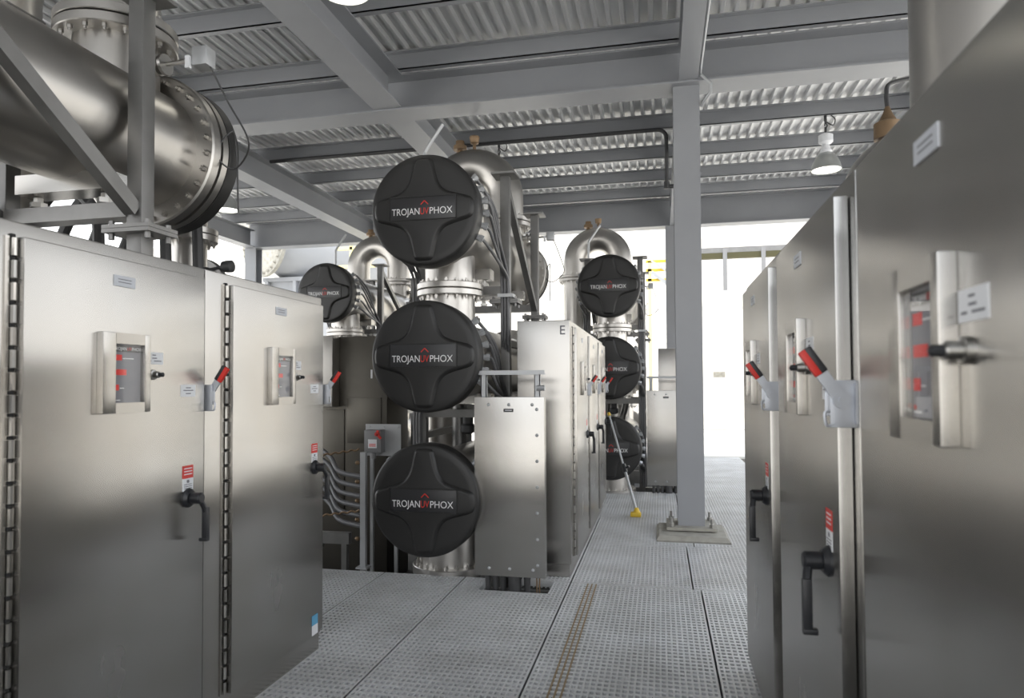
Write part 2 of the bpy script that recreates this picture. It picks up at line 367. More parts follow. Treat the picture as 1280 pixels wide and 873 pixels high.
    mb.box(-.0095, .0095, -.002, .017, 0, .072, bev=.004, m='hblack', T=Matrix.Translation(pv+dn*.078) @ Matrix((Vector((0, 1, 0)), -sd_ if False else sd_, dn)).transposed().to_4x4())
    gp = mb.build('latch_grip', None, la); gp['label'] = 'red and black grip'
    # rotary handle
    hc = Vector((.038, .918, 1.083))
    mb = MB(); mb.lathe([(.040, 0), (.040, .008), (.033, .016), (.03, .02)], hc, (1, 0, 0), 20); mb.lathe([(.021, .018), (.024, .03), (.024, .062), (.018, .068)], hc, (1, 0, 0), 16)
    h = mb.build('rotary_handle', 'hblack', t)
    mb = MB(); c0 = hc+Vector((.052, 0, 0)); pts = [c0, c0+Vector((.008, .018, -.03)), c0+Vector((.012, .03, -.06))]
    mb.tube(smoothpath(pts), .012, 8); mb.box(-.012, .012, -.011, .011, -.172, -.04, bev=.004, T=Matrix.Translation(c0+Vector((.012, .03, 0)))); mb.box(-.025, .012, -.011, .011, -.183, -.168, bev=.003, T=Matrix.Translation(c0+Vector((.012, .03, 0))))
    mb.build('handle_lever', 'hblack', h)
    return t
cab0 = make_cabinet(); used = []
def place_cab(x, y, rz, label, sticker=False):
    o = cab0 if not used else copy_tree(cab0); used.append(o)
    o.location = (x, y, .0); o.rotation_euler = (0, 0, rz); o['label'] = label
    return o
XL = -1.973
place_cab(XL, 2.665, 0, 'stainless cabinet at the far end of the left row, small blue sticker low on door')
place_cab(XL, 1.595, 0, 'stainless cabinet at the left row with a lit display behind its window')
place_cab(XL, .525, 0, 'stainless cabinet at the near end of the left row, barely in frame')
XR = .468
c1 = place_cab(XR, 1.785, PI, 'closest stainless cabinet of the right row, with lit red readouts in its window')
for ch in [q for q in c1.children_recursive if q.name.startswith(('toggle_latch', 'latch_'))]: bpy.data.objects.remove(ch)
c2 = place_cab(XR, 2.855, PI, 'middle stainless cabinet of the right row with red latch grip beside the closest one')
c3 = place_cab(XR, 3.925, PI, 'stainless cabinet at the far end of the right row')
XE = -.713
e1 = place_cab(XE, 5.49, 0, 'stainless cabinet with the letter E on its side')
e2 = place_cab(XE, 6.56, 0, 'middle stainless cabinet in the row marked E')
e3 = place_cab(XE, 7.63, 0, 'last stainless cabinet in the row marked E with pole leaning on it')
for q, n in ((.45, 0),):
    ob, w_ = text_mesh('letter_marking', 'E', .105, 'ink', e1, Matrix.Translation((-.085, .0005, 1.955)) @ Matrix.Rotation(PI/2, 4, 'X'), .001)
mb = MB(); mb.box(.038, .0395, .895, .96, .19, .245, m='blue'); mb.box(.038, .0395, .895, .96, .135, .19, m='label')
door_of = [c for c in used[0].children if c.name.startswith('door')][0]
mb.build('maker_sticker', None, door_of)
# cabinets of the farthest group behind the far junction box
f1 = place_cab(.41, 10.35, 0, 'tall stainless cabinet standing behind the far junction box')

# ================================================================ JUNCTION BOXES
def make_jbox():
    t = thing('junction_box', 'x', 'box', group='bolted stainless junction boxes')
    w, d, z0, z1 = .537, .094, .112, 1.452
    mb = MB(); mb.box(0, w, .012, d, z0, z1, bev=.005); b = mb.build('box_body', 'steel', t)
    mb = MB(); mb.box(-.002, w+.002, 0, .012, z0-.003, z1+.003, bev=.004); l = mb.build('box_cover', 'steel', t)
    mb = MB()
    P = [(w-.055, z0+.09+i*(z1-z0-.18)/6) for i in range(7)] + [(x_, z) for z in (z1-.055, z0+.055) for x_ in (.11, w/2, w-.09)]
    for x_, z in P: mb = MB(); mb.lathe([(.013, 0), (.011, .006), (.004, .01)], (x_, 0, z), (0, -1, 0), 10); mb.build('cover_screw', 'strut', l)
    mb = MB(); mb.box(w/2-.04, w/2+.035, -.003, 0, z1-.11, z1-.085, m='plate'); mb.box(w/2-.03, w/2+.025, -.004, -.003, z1-.1, z1-.094, m='label'); mb.build('small_tag', None, l)
    mb = MB()
    for x_ in (.06, w-.06):
        mb.box(x_-.022, x_+.022, .05, .056, z1, z1+.2); mb.box(x_-.022, x_-.016, .05, .09, z1, z1+.2); mb.box(x_+.016, x_+.022, .05, .09, z1, z1+.2)
    mb.box(.0, w, .03, .08, z1+.172, z1+.18); mb.box(.0, w, .03, .036, z1+.18, z1+.205)
    for k in range(9): mb.cyl((.05+k*.055, .055, z1+.18), (.05+k*.055, .055, z1+.192), .01, 8)
    mb.cyl((w-.06, .04, z1+.07), (w+.0, .04, z1+.07), .022, 10)
    mb.build('strut_bracket', 'strut', t)
    for x_, rr in ((.085, .022), (.145, .022), (.205, .022), (.295, .05), (.39, .024)):
        mb = MB(); mb.cyl((x_, .065, -.5), (x_, .065, z0), rr, 14); mb.cyl((x_, .065, z0-.03), (x_, .065, z0), rr*1.15, 14); mb.build('conduit_stub', 'cable', t)
    mb = MB()
    for x_ in (.47, .49): mb.cyl((x_, .03, -.5), (x_, .03, z0), .006, 6)
    mb.build('ground_rod', 'brass', t)
    return t
j = make_jbox(); j.location = (-1.386, 5.03, 0); j['label'] = 'bolted stainless junction box in front of the cabinet marked E'
j2 = copy_tree(j); j2.location = (-.19, 9.9, 0); j2['label'] = 'bolted stainless junction box partly hidden behind the aisle column'

# ================================================================ REACTOR STACKS
ZC = (.665, 1.77, 2.905)
def make_cover(z):
    """black end cover with raised four-armed relief, facing -y"""
    R = .434; mb = MB()
    mb.lathe([(.36, .0), (R-.022, .0), (R-.006, .008), (R, .025), (R, .15), (R-.03, .155)], (0, 0, z), (0, 1, 0), 72)
    half = []
    tip, hw = .40, .083
    key = [(0, tip), (.05, tip-.003), (.075, tip-.02), (.088, tip-.06), (.098, .30), (.112, .24), (.135, .19), (.17, .152), (.215, .13), (.29, .108), (.355, .09), (.385, .072), (.40, .045), (.405, 0)]
    q = [(p.x, p.y) for p in smoothpath([(a, b, 0) for a, b in key], 4)]
    out = q + [(a, -b) for a, b in q[::-1][1:]] + [(-a, -b) for a, b in q[1:]] + [(-a, b) for a, b in q[::-1][1:-1]]
    def ins(k):  # inset towards the centre along the averaged normal
        n = len(out); res = []
        for i in range(n):
            a = Vector(out[i-1]+(0,)); b = Vector(out[(i+1) % n]+(0,)); d = (b-a).normalized(); nn = Vector((d.y, -d.x, 0))
            res.append((out[i][0]+nn.x*k, out[i][1]+nn.y*k))
        return res
    mb.loft([[(a, y, z+b) for a, b in ins(k)] for k, y in ((0, .002), (.004, -.006), (.014, -.02), (.024, -.027), (.032, -.028))], smooth=True)
    return mb
def make_reactor():
    t = thing('uv_reactor', 'x', 'reactor', group='stacked ultraviolet water reactors')
    for i, z in enumerate(ZC):
        mb = MB(); mb.lathe([(.33, .2), (.33, 3.12)], (0, 0, z), (0, 1, 0), 64)
        ch = mb.build('chamber', 'steel2', t)
        make_cover(z).build('end_cover', 'black', ch, angle=50)
        mb = MB(); hw, hh = .266, .085
        mb.box(-hw, hw, -.031, -.024, z-hh+.005, z+hh+.005, bev=.002, m='plate')
        for a, b, c, e in ((-hw-.008, hw+.008, -hh-.003, -hh+.005), (-hw-.008, hw+.008, hh+.005, hh+.013), (-hw-.008, -hw, -hh-.003, hh+.013), (hw, hw+.008, -hh-.003, hh+.013)): mb.box(a, b, -.036, -.024, z+c, z+e, m='black')
        mb.build('logo_plate', None, ch)
        Tm = Matrix.Translation((0, -.0315, z-.045)) @ Matrix.Rotation(PI/2, 4, 'X')
        def word(tx, m_, x0, wd):
            ob_, w_ = text_mesh('logo_lettering', tx, .074, m_, ch, Matrix.Identity(4), .0006)
            x_min = min(v.co.x for v in ob_.data.vertices); k = wd/w_
            ob_.data.transform(Tm @ Matrix.Translation((x0, 0, 0)) @ Matrix.Diagonal((k, 1, 1, 1)) @ Matrix.Translation((-x_min, 0, 0)))
        word('TROJAN', 'white', -.247, .225); word('UV', 'red', -.016, .068); word('PHOX', 'white', .060, .182)
        cx = .018
        mb = MB(); zt = z+.024
        for s_ in (-1, 1): mb.box(-.0035, .0035, -.0335, -.0312, 0, .042, T=Matrix.Translation((cx, 0, zt+.036)) @ Matrix.Rotation(s_*math.radians(135), 4, 'Y'))
        mb.build('logo_mark', 'red', ch)
        # front flange with lamp glands, rear flange
        mb = MB(); mb.lathe([(.30, .155), (.425, .155), (.43, .16), (.43, .205), (.425, .21), (.34, .21)], (0, 0, z), (0, 1, 0), 64); mb.lathe([(.40, .138), (.40, .156)], (0, 0, z), (0, 1, 0), 48)
        mb.bolts((0, .21, z), (0, 1, 0), .40, 24, .013, .018); mb.build('front_flange', 'steel2', ch)
        angs = [math.radians(a) for a in (38, 25, 12, -1, -14, -27)]
        for s_ in (1, -1):
            for a in angs:
                mb = MB(); c = Vector((s_*math.cos(a)*.405, .188, z+math.sin(a)*.405)); o_ = Vector((s_*math.cos(a), .25, math.sin(a))).normalized()
                mb.cyl(c-o_*.02, c+o_*.02, .034, 8); mb.cyl(c+o_*.02, c+o_*.04, .024, 8); mb.cyl(c+o_*.04, c+o_*.068, .031, 6)
                mb.build('cable_gland', 'strut', ch)
        for s_ in (1, -1):
            for k, a in enumerate(angs if s_ > 0 else angs[1:5]):
                c = Vector((s_*math.cos(a)*.448, .20, z+math.sin(a)*.448))
                bx_, by_ = s_*(.39+.027*(k % 3)), .98+.032*(k//3)
                zb = z-.46-.02*k
                mb = MB(); mb.tube(smoothpath([c, c+Vector((s_*.01, .12, -.01)), Vector((s_*(.445), .55, (c.z*.72+zb*.28))), Vector((bx_, by_-.03, zb+.15)), Vector((bx_, by_, zb-.1)), Vector((bx_+.0, by_, max(.2, zb-.5 if i else .1)))], 6), .0135, 8)
                mb.build('lamp_cable', 'gcable', ch)
        mb = MB(); mb.lathe([(.30, 3.10), (.43, 3.10), (.44, 3.108), (.44, 3.165), (.30, 3.165)], (0, 0, z), (0, 1, 0), 72); mb.lathe([(.40, 3.165), (.40, 3.185), (.44, 3.187), (.44, 3.235), (.39, 3.24)], (0, 0, z), (0, 1, 0), 72)
        mb.bolts((0, 3.10, z), (0, -1, 0), .398, 28, .017, .022); mb.build('rear_flange', 'steel2', ch)
        mb = MB(); mb.lathe([(.43, 3.24), (.442, 3.243), (.442, 3.33), (.43, 3.345), (.3, 3.345)], (0, 0, z), (0, 1, 0), 72); mb.build('rear_cover', 'black', ch)
        # saddles and spring mounts under the chamber
        for y in (1.1, 2.6):
            mb = MB(); mb.box(-.27, .27, y-.07, y+.07, z-.395, z-.30); sd_ = mb.build('saddle', 'steel', ch)
    def flange(mb, x_, y, z, R=.285, rp=.21):
        mb.lathe([(rp-.01, -.055), (R-.004, -.055), (R, -.05), (R, -.008), (R-.004, -.004), (rp-.01, -.004)], (x_, y, z), (0, 0, 1), 48)
        mb.lathe([(rp-.01, .004), (R-.004, .004), (R, .008), (R, .05), (R-.004, .055), (rp-.01, .055)], (x_, y, z), (0, 0, 1), 48)
        mb.bolts((x_, y, z-.055), (0, 0, -1), R-.035, 18, .014, .02); mb.bolts((x_, y, z+.055), (0, 0, 1), R-.035, 18, .014, .02)
    # connecting pipes
    def link(y, za, zb, zf, rp=.215):
        mb = MB(); mb.cyl((0, y, za), (0, y, zb), rp, 40); p_ = mb.build('connecting_pipe', 'steel2', t)
        mb = MB(); flange(mb, 0, y, zf); mb.build('pipe_flange', 'steel2', p_)
    link(.68, ZC[1]+.25, ZC[2]-.25, 2.36); link(2.84, ZC[0]+.25, ZC[1]-.25, 1.215)
    mb = MB(); mb.cyl((0, .68, -.5), (0, .68, ZC[0]-.25), .24, 40); p_ = mb.build('inlet_pipe', 'steel2', t)
    mb = MB(); mb.lathe([(.2, -.04), (.32, -.04), (.325, -.035), (.325, .03), (.32, .035), (.2, .035)], (0, .68, .0), (0, 0, 1), 48); mb.bolts((0, .68, .035), (0, 0, 1), .285, 20, .015, .02); mb.build('pipe_flange', 'steel2', p_)
    mb = MB(); yn = 2.88; zu = 3.76; ru = .40; rp = .21
    pts = [(0, yn, ZC[2]+.2), (0, yn, 3.5), (0, yn, zu)] + [(-ru+ru*math.cos(k*PI/20), yn, zu+ru*math.sin(k*PI/20)) for k in range(1, 20)] + [(-2*ru, yn, zu), (-2*ru, yn, 3.5), (-2*ru, yn, -.5)]
    mb.tube(pts, rp, 40); ub = mb.build('return_bend', 'steel2', t)
    mb = MB(); flange(mb, 0, yn, 3.45, .30); mb.build('pipe_flange', 'steel2', ub)
    mb = MB(); flange(mb, -2*ru, yn, 3.45, .30); mb.build('pipe_flange', 'steel2', ub)
    for cx_, zz in ((-.56, zu+ru+rp-.03), (-.38, zu+ru+rp-.03)):
        mb = MB(); mb.lathe([(.035, 0), (.035, .04), (.08, .04), (.08, .09), (.055, .1), (.05, .15), (.03, .155)] if cx_ < -.5 else [(.02, 0), (.02, .1), (.05, .11), (.055, .15), (.06, .16), (.06, .19), (.02, .195)], (cx_, yn, zz), (0, 0, 1), 20)
        mb.build('air_valve', 'brass', ub)
    # frame: four posts, plates, braces, cross members
    for sx_ in (-1, 1):
        for y in (1.1, 2.60):
            mb = MB(); mb.box(sx_*.40-.0425, sx_*.40+.0425, y-.0425, y+.0425, -.5, 3.46, bev=.006)
            p_ = mb.build('frame_post', 'frame', t)
            mb = MB(); mb.box(sx_*.40-.11, sx_*.40+.11, y-.11, y+.11, 3.46, 3.478); mb.build('top_plate', 'frame', p_)
            mb = MB()
            for z in (2.285, 2.305): mb.box(sx_*.40-.13, sx_*.40+.13, y-.1, y+.1, z, z+.018)
            for a in (-.1, .1):
                for b in (-.07, .07): mb.cyl((sx_*.40+a, y+b, 2.255), (sx_*.40+a, y+b, 2.345), .014, 6)
            mb.build('splice_plate', 'frame', p_)
        mb = MB(); mb.bar((sx_*.40, 1.15, 3.36), (sx_*.40, 2.55, 2.40), .06, .07); mb.build('diagonal_brace', 'frame', t)
    for z in (2.37, 1.25, .16):
        for y in (1.1, 2.60):
            mb = MB(); mb.box(-.36, .36, y-.05, y+.05, z, z+.075)
            cm = mb.build('cross_member', 'frame', t)
            for s_ in (-1, 1):
                mb = MB(); mb.cyl((s_*.2, y, z+.07), (s_*.2, y, z+.135), .022, 10); mb.cyl((s_*.2, y, z+.085), (s_*.2, y, z+.11), .04, 6); mb.build('mounting_bolt', 'bolt', cm)
    for sx_ in (-1, 1):
        for z in (1.9, 1.05):
            mb = MB(); mb.box(sx_*.40-.03, sx_*.40+.03, 1.14, 2.56, z, z+.06); mb.build('side_rail', 'frame', t)
    mb = MB(); mb.tube(smoothpath([(.09, 1.45, .95), (.10, 1.45, 1.05), (.13, 1.45, 1.15), (.2, 1.45, 1.45)]), .05, 12); mb.tube([(-.15, 1.45, .95), (-.15, 1.45, 1.48)], .07, 14)
    dp = mb.build('drain_pipe', 'frame', t)
    mb = MB(); mb.lathe([(.03, 0), (.07, .02), (.07, .08), (.05, .1), (.05, .16), (.02, .18)], (-.03, 1.33, 1.08), (0, 0, 1), 14); mb.lathe([(.02, -.06), (.02, 0), (.10, 0), (.10, .02), (.02, .025)], (-.03, 1.33, 1.30), (0, 0, 1), 18); mb.build('drain_valve', 'cable', dp)
    # cable clamp, davit rod, transmitter
    mb = MB(); mb.box(.36, .50, .93, .94, 2.33, 2.36); mb.box(.36, .50, 1.04, 1.05, 2.33, 2.36); mb.box(.49, .50, .93, 1.05, 2.33, 2.36); mb.build('cable_clamp', 'strut', t)
    mb = MB(); mb.tube(smoothpath([(-.38, 1.1, 3.47), (-.38, 1.1, 3.72), (-.375, 1.1, 3.75), (-.33, 1.1, 3.82), (-.20, 1.1, 4.0)], 4), .018, 8); mb.build('davit_rod', 'strut', t)
    mb = MB(); z = 3.27; mb.cyl((.19, yn, z), (.27, yn, z), .03, 12, m='bolt'); mb.lathe([(.055, 0), (.055, .02), (.03, .022), (.03, .04), (.055, .042), (.055, .06)], (.25, yn, z), (1, 0, 0), 16, m='bolt'); mb.cyl((.31, yn, z), (.5, yn, z+.01), .012, 8, m='bolt'); mb.box(.49, .58, yn-.04, yn+.04, z-.04, z+.06, bev=.008, m='strut'); mb.box(.46, .485, yn-.05, yn-.03, z-.055, z+.01, m='label')
    tr = mb.build('pressure_transmitter', None, t)
    mb = MB(); mb.tube(smoothpath([(.57, yn, z-.03), (.63, 2.95, z-.2), (.66, 3.1, z-.38), (.5, 3.2, z-.48), (.42, 3.15, z-.4), (.47, 3.22, z-.25), (.46, 3.28, z-.35), (.46, 3.3, z-.7)]), .005, 6, ); mb.build('signal_cable', 'cable', tr)
    return t
rx = make_reactor(); rx.location = (-1.77, 4.97, 0); rx['label'] = 'stack of three black covered reactor chambers beside the cabinet marked E'
for loc, lab in (((-2.87, .25, 0), 'reactor whose big steel pipe and bolted flange rise above the left cabinets'),
                 ((-.68, 9.42, 0), 'distant reactor stack seen behind the cabinets marked E'),
                 ((-4.76, 9.1, 0), 'distant reactor stack with one black cover showing above the left cabinets')):
    o = copy_tree(rx); o.location = loc; o['label'] = lab

# big riser and valve top behind the right-hand cabinets
t = thing('riser_pipe', 'large vertical stainless pipe rising behind the right-hand cabinets', 'pipe', (1.37, 3.05, 0))
mb = MB(); mb.cyl((0, 0, -.5), (0, 0, 5.0), .34, 48); mb.build('pipe_body', 'steel2', t)
mb = MB(); mb.lathe([(.28, 0), (.40, 0), (.40, .05), (.28, .05)], (0, 0, 1.2), (0, 0, 1), 40); mb.bolts((0, 0, 1.25), (0, 0, 1), .36, 16); mb.build('pipe_flange', 'steel2', t)
t = thing('return_pipe', 'brown topped pipe bend seen over the right-hand cabinets', 'pipe', (1.93, 7.0, -.2))
mb = MB(); mb.tube([(0, 0, -.5), (0, 0, 3.5)] + [(.4-.4*math.cos(k*PI/16), 0, 3.5+.4*math.sin(k*PI/16)) for k in range(17)] + [(.8, 0, -.5)], .21, 32); mb.build('pipe_body', 'steel2', t)
mb = MB(); mb.lathe([(.05, 0), (.05, .05), (.12, .05), (.12, .2), (.08, .22), (.04, .3), (.02, .36)], (.2, 0, 4.0), (0, 0, 1), 20); mb.build('air_valve', 'brass', t)
mb = MB(); mb.tube(smoothpath([(.2, 0, 4.35), (.21, .05, 4.5), (.26, .1, 4.62), (.5, .15, 4.68)]), .02, 8); mb.build('vent_hose', 'cable', t)

# ================================================================ BACK LEFT EQUIPMENT
t = thing('tall_enclosure', 'dark tall stainless enclosure behind the far end of the left cabinets', 'enclosure', (-3.55, 6.6, 0))
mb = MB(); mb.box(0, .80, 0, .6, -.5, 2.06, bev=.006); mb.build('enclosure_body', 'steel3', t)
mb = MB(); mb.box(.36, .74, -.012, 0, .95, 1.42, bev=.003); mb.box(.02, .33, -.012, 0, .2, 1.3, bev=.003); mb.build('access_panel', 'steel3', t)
mb = MB(); mb.box(.05, .27, -.16, -.0, 1.33, 2.06, bev=.006); mb.build('terminal_box', 'steel2', t)
mb = MB(); mb.box(.62, .64, -.002, 0, 1.62, 1.71); mb.box(.66, .68, -.002, 0, 1.86, 1.93); mb.build('white_tag', 'label', t)
t = thing('equipment_post', 'slim grey strut post left of the lowest black cover', 'post', (-2.475, 5.43, 0))
mb = MB(); mb.box(-.024, .024, -.02, .02, -.5, .98); mb.box(-.05, .05, -.05, .05, -.0, .015); mb.build('strut_channel', 'strut', t)
mb = MB()
for k in range(5): mb.lathe([(.010, 0), (.018, .01), (.018, .025), (.010, .035)], (-.03, -.02, .25+k*.16), (-1, 0, 0), 8)
mb.build('hose_clip', 'brass', t)
t = thing('disconnect_switch', 'grey switch box with red handle on a back plate beside the middle black cover', 'switch', (-2.67, 5.97, -.03))
mb = MB(); mb.box(-.04, .31, .02, .03, .92, 1.215); 
for x_ in (0, .14, .28): mb.cyl((x_, .02, 1.19), (x_, .012, 1.19), .012, 8)
mb.box(.0, .03, .03, .06, -.5, 1.2); mb.box(.24, .27, .03, .06, -.5, 1.2); mb.build('back_plate', 'strut', t)
mb = MB(); mb.box(-.01, .155, -.08, .02, .955, 1.165, bev=.006); mb.cyl((.06, -.03, .90), (.06, -.03, .955), .025, 10); b_ = mb.build('switch_box', 'conduit', t)
mb = MB(); mb.box(.03, .115, -.082, -.08, 1.0, 1.08, m='label'); 
for q in (1.015, 1.03): mb.box(.04, .105, -.083, -.082, q, q+.008, m='red')
mb.build('warning_label', None, b_)
mb = MB(); mb.cyl((.125, -.08, 1.13), (.125, -.11, 1.13), .02, 10); mb.bar((.125, -.1, 1.13), (.165, -.1, 1.09), .02, .02); mb.bar((.125, -.1, 1.13), (.135, -.1, 1.165), .018, .018); h_ = mb.build('switch_handle', 'red', b_); h_['label'] = 'red switch handle'
words6 = ['topmost', 'second', 'third', 'fourth', 'fifth', 'lowest']
for k in range(6):
    z0 = .92-.085*k; mb = MB()
    mb.tube(smoothpath([(-3.5, 5.95, z0+.06), (-3.15, 5.85, z0+.05), (-2.95, 5.75, z0-.02), (-2.8, 5.62, z0-.13), (-2.6, 5.55, z0-.16), (-2.5, 5.53, z0-.165)]), .021, 10)
    tag(mb.build('flexible_conduit', 'gcable'), words6[k]+' of six grey flexible conduits sagging toward the slim strut post', 'conduit', 'flexible conduits left of the post')
for k, z in enumerate((.98, .46)):
    mb = MB()
    P = [Vector((-3.3+.78*i/40, 5.44, z-.10+.12*(i/40)+.007*math.sin(i*1.6))) for i in range(41)]
    mb.tube(P, .009, 6); tag(mb.build('safety_chain', 'brass'), ['upper', 'lower'][k]+' chain strung between the left cabinets and the strut post', 'chain', 'chains by the strut post')
t = thing('pipe_stand', 'low steel strut frame on the pit floor beside the left cabinets', 'stand', (-3.15, 5.75, -.5))
mb = MB(); mb.box(-.25, .4, -.03, .03, .62, .72); mb.bar((-.2, 0, 0), (.12, 0, .62), .05, .05); mb.bar((.35, 0, 0), (.35, 0, .62), .05, .05); mb.box(-.3, .45, -.05, .05, 0, .03); mb.build('strut_frame', 'frame', t)
# ================================================================ LAMPS, CONDUIT, POLE
def make_lamp():
    t = thing('highbay_lamp', 'x', 'lamp', group='hanging dome lamps under the roof')
    mb = MB(); mb.lathe([(.185, 0), (.19, .01), (.175, .08), (.135, .17), (.075, .23), (.06, .235)], (0, 0, 0), (0, 0, 1), 36, cap=False); mb.lathe([(.18, .002), (.168, .08), (.128, .165), (.07, .222), (.001, .225)], (0, 0, 0), (0, 0, 1), 36, cap=False); mb.build('lamp_shade', 'lampw', t)
    mb = MB(); mb.lathe([(.172, .012), (.172, .016)], (0, 0, 0), (0, 0, 1), 36); d = mb.build('lit_lens', 'glow', t)
    mb = MB(); mb.lathe([(.06, .23), (.075, .26), (.05, .31), (.045, .35), (.07, .36), (.09, .38), (.09, .47), (.05, .49), (.03, .5)], (0, 0, 0), (0, 0, 1), 24); mb.build('ballast_housing', 'label', t)
    mb = MB(); mb.cyl((0, 0, .49), (0, 0, .58), .015, 8); mb.tube(smoothpath([(0, 0, .56), (.02, 0, .6), (0, 0, .64), (-.01, 0, .6), (0, 0, .7)]), .008, 6); mb.cyl((0, 0, .66), (0, 0, .74), .02, 8); mb.tube(smoothpath([(.0, 0, .66), (.09, 0, .6), (.12, 0, .68), (.06, 0, .74)]), .008, 6); mb.build('hanger', 'cable', t)
    return t
l0 = make_lamp(); l0.location = (2.18, 9.64, 4.36); l0['label'] = 'lit dome lamp hanging above the far end of the right-hand cabinets'
for loc, lab in (((-6.75, 9.64, 4.36), 'lit dome lamp peeking out behind the left chamber flange'), ((-2.27, 9.64, 4.36), 'dome lamp half hidden behind the pipe bend of the middle stack'), ((-2.20, 4.50, 4.40), 'lit dome lamp just inside the top edge of the picture')):
    c = copy_tree(l0); c.location = loc; c['label'] = lab
mb = MB(); mb.tube([(-5.93, 9.56, 5.06), (-4.5, 9.56, 5.06), (-3.19, 9.56, 5.06)], .028, 10)
tag(mb.build('electrical_conduit', 'cable'), 'straight black conduit under the purlin left of the central cross beam', 'conduit')
mb = MB(); P = [(-2.81, 9.56, 5.06), (-.3, 9.56, 5.06), (0.0, 9.56, 5.06)] + [(.0+.12*math.sin(k*PI/12), 9.56, 5.06-.12+.12*math.cos(k*PI/12)) for k in range(1, 7)] + [(.12, 9.56, 4.3), (.12, 9.56, 4.26), (.25, 9.56, 4.26)]
mb.tube(P, .028, 10); mb.cyl((.12, 9.56, 4.23), (.12, 9.56, 4.33), .04, 10)
tag(mb.build('electrical_conduit', 'cable'), 'black conduit along the roof purlin with an elbow dropping beside the column', 'conduit')
mb = MB(); P = [(.435, 4.0, 4.74), (.435, 7.12, 4.74), (.44, 7.17, 4.72), (.54, 7.18, 4.62), (.54, 7.19, 4.54), (.47, 7.26, 4.47), (.455, 7.32, 4.45)]
mb.tube(P, .016, 8); tag(mb.build('electrical_conduit', 'strut'), 'thin conduit following the beam above and bending around the aisle column top', 'conduit')
t = thing('leaning_pole', 'thin steel pole with a yellow foot leaning against the cabinets marked E', 'pole', (-.285, 8.15, 0))
a = Vector((0, 0, .05)); b = Vector((-.36, .62, 1.18))
mb = MB(); mb.cyl(a, a+(b-a)*.45, .017, 10); mb.cyl(a+(b-a)*.45, b, .011, 10); mb.build('pole_tube', 'strut', t)
mb = MB(); c = a+(b-a)*.42; mb.cyl(c-(b-a)*.04, c+(b-a)*.04, .03, 10); mb.cyl(c+Vector((0, 0, 0)), c+Vector((.06, -.02, .03)), .014, 8); mb.build('clamp_knob', 'hblack', t)
mb = MB(); mb.box(-.07, .05, -.06, .04, .0, .05, bev=.012); mb.lathe([(.045, 0), (.02, .06)], (0, 0, .04), (0, 0, 1), 10); mb.build('pole_foot', 'yellow', t)
mb = MB(); mb.cyl(b-(b-a)*.03, b, .02, 8); mb.build('pole_tip', 'yellow', t)

# ================================================================ OUTSIDE
t = thing('warehouse', 'bright white industrial building seen past the aisle', 'building', (0, 24, 0))
mb = MB(); mb.box(-26, 22, 0, 8, -.1, 7.2)
z = 1.75
mb.build('wall_cladding', 'wall', t)
mb = MB()
for z in (1.7, 2.9, 4.1): mb.box(-26, 22, -.03, 0, z, z+.05)
mb.box(-26, 22, -.06, 0, -.0, .55); mb.build('wall_rail', 'ground', t)
mb = MB(); mb.box(1.75, 2.15, -.03, 0, 1.75, 1.95)
for k in range(6): mb.box(1.77, 2.13, -.045, -.03, 1.765+k*.03, 1.78+k*.03)
mb.build('wall_vent', 'conc', t)
t = thing('pipe_rack', 'olive steel channel with hanging brackets in front of the white building', 'rack', (0, 21.5, 0))
mb = MB(); mb.box(.9, 9, -.1, .1, 5.33, 5.5); mb.build('channel', 'olive', t)
mb = MB(); mb.box(.9, 9, .1, .16, 5.5, 5.7); mb.build('cover_strip', 'frame', t)
for X in (1.95, 3.05, 4.2): mb = MB(); mb.box(X-.06, X+.06, -.16, -.1, 4.35, 5.6); mb.build('bracket', 'conduit', t)
for X in (8.5,): mb = MB(); mb.box(X-.1, X+.1, -.1, .1, -.02, 5.33); mb.build('rack_post', 'olive', t)
mb = MB(); mb.box(.95, 1.1, -.1, .1, -.02, 5.33); mb.build('rack_post', 'strut', t)
t = thing('yellow_platform', 'yellow access platform with stair rails left of the far column', 'platform', (0, 19, 0))
mb = MB()
for z in (4.35, 4.62, 4.86): mb.box(-.35, .95, -.05, .05, z, z+.07)
mb.build('guard_rail', 'yellow', t)
for X in (-.25, .7): mb = MB(); mb.box(X-.05, X+.05, -.05, .05, -.02, 4.9); mb.build('platform_post', 'pyellow', t)
mb = MB(); mb.bar((-.2, -.1, 4.6), (.9, -.1, 3.7), .07, .09); mb.bar((-.2, -.1, 4.9), (.9, -.1, 4.1), .05, .05); mb.build('stair_stringer', 'strut', t)
t = thing('pipe_saddle', 'white steel cradle holding a bolted white vessel end outside the far left corner', 'vessel', (-11.1, 17.5, 0))
cz = 5.65; ax = Vector((.45, 1, 0)).normalized()
mb = MB(); c0 = Vector((0, .1, cz)); mb.lathe([(.72, 0), (.72, .35), (1.15, 1.2), (1.15, 4.4)], c0, ax, 56); mb.build('vessel_body', 'wallpipe', t)
mb = MB(); mb.lathe([(.5, 0), (.98, 0), (.98, .12), (.5, .12)], Vector((0, 0, cz)), ax, 56); mb.bolts(Vector((0, 0, cz)), -ax, .88, 28, .045, .05, m=None); mb.build('vessel_flange', 'conc', t)
mb = MB(); out = [(-.15, 4.72), (1.62, 4.72), (1.15, 5.3)] + [(1.13*math.sin(k*.1), cz-1.13*math.cos(k*.1)) for k in range(11, -2, -1)]
mb.loft([[(x_, y, z) for x_, z in out] for y in (.75, .9)], smooth=False)
mb.box(-.3, 1.8, .5, 1.3, 4.6, 4.72); mb.box(-.2, 1.7, .6, 1.2, -.02, 4.6)
for x_ in (-.15, .75, 1.2): mb.box(x_-.05, x_+.05, .45, .6, -.02, 4.6)
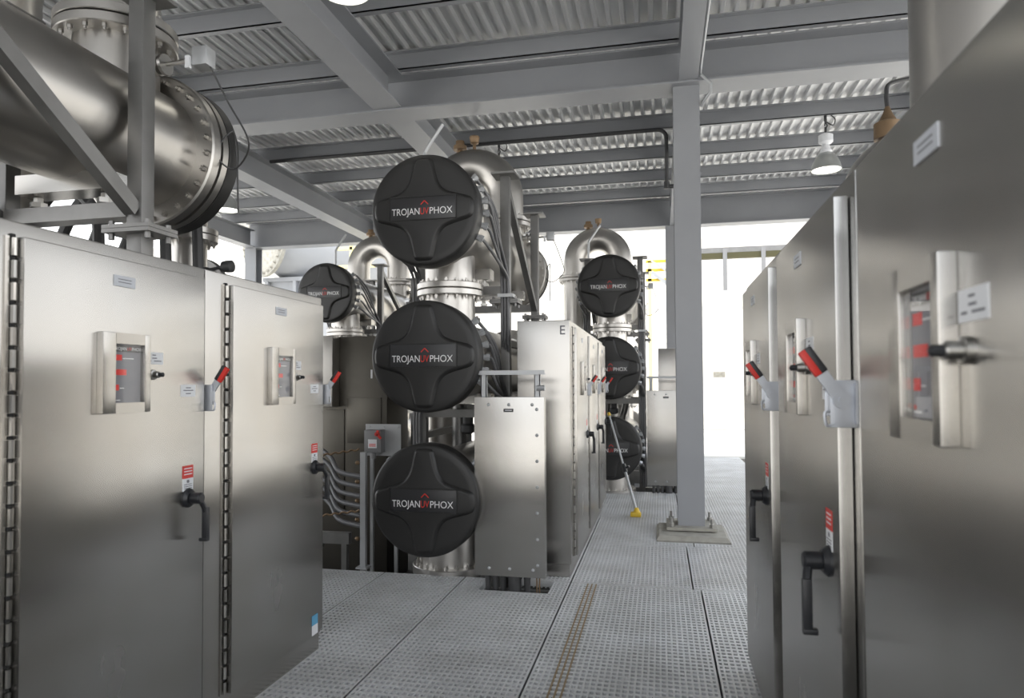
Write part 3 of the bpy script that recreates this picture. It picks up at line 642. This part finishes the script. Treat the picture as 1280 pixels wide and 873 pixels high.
mb.box(-.2, 1.7, .48, .6, 4.1, 4.2); mb.build('cradle_frame', 'wallpipe', t)
t = thing('yellow_ladder', 'yellow ladder top beside the white pipe saddle outside', 'ladder', (-8.2, 17.2, 0))
for X in (0, .4): mb = MB(); mb.box(X-.04, X+.04, -.04, .04, -.02, 5.6); mb.build('ladder_rail', 'pyellow', t)
mb = MB()
for k in range(17): mb.cyl((0, 0, .3+k*.3), (.4, 0, .3+k*.3), .02, 8)
mb.box(-.5, .7, -.04, .04, 4.75, 4.83); mb.box(-.4, .6, -.04, .04, 5.25, 5.33); mb.build('ladder_rung', 'pyellow', t)

# ---------------------------------------------------------------- pipework glimpsed over the left cabinets
t = thing('flanged_pipe', 'vertical steel pipe with a flange just right of the splice plate above the left cabinets', 'pipe', (-3.466, 4.5, 0))
mb = MB(); mb.cyl((0, 0, -.5), (0, 0, 2.95), .125, 28); mb.build('pipe_body', 'steel2', t)
mb = MB(); mb.lathe([(.1, 0), (.2, 0), (.2, .04), (.1, .04)], (0, 0, 2.64), (0, 0, 1), 32); mb.lathe([(.1, 0), (.2, 0), (.2, .04), (.1, .04)], (0, 0, 2.69), (0, 0, 1), 32); mb.bolts((0, 0, 2.64), (0, 0, -1), .17, 12, .014, .02); mb.build('pipe_flange', 'steel2', t)
mb = MB(); mb.box(.13, .16, -.02, .02, 2.4, 2.44); mb.cyl((.15, 0, 2.42), (.3, 0, 2.44), .012, 8); mb.lathe([(.04, 0), (.045, .03), (.045, .07), (.03, .08)], (.29, 0, 2.44), (1, 0, 0), 14); mb.build('sample_valve', 'cable', t)
for k in range(4):
    x = -4.02+.17*k; y = 3.76+.1*k; mb = MB()
    mb.tube(smoothpath([(x-.3, y, -.5), (x-.28, y, 1.9), (x-.12, y, 2.55), (x+.12, y, 2.86), (x+.36, y, 2.76), (x+.45, y, 2.4), (x+.46, y, -.5)], 8), .036, 10)
    tag(mb.build('black_hose', 'cable'), ['leftmost', 'second', 'third', 'rightmost'][k]+' of four black hoses arching beneath the big left chamber', 'hose', 'black hoses beneath the left chamber')
t = thing('blind_pipe', 'short pipe with dark round end flange peeking over the left cabinets', 'pipe', (-3.88, 5.15, 2.40))
mb = MB(); mb.cyl((0, .06, 0), (0, .5, 0), .17, 28); mb.box(-.06, .06, .2, .32, -2.9, -.1); mb.build('pipe_body', 'steel2', t)
mb = MB(); mb.lathe([(.05, 0), (.25, 0), (.255, .01), (.255, .06), (.25, .07), (.05, .07)], (0, 0, 0), (0, 1, 0), 40); mb.bolts((0, 0, 0), (0, -1, 0), .21, 12, .016, .02); mb.build('end_flange', 'frame', t)
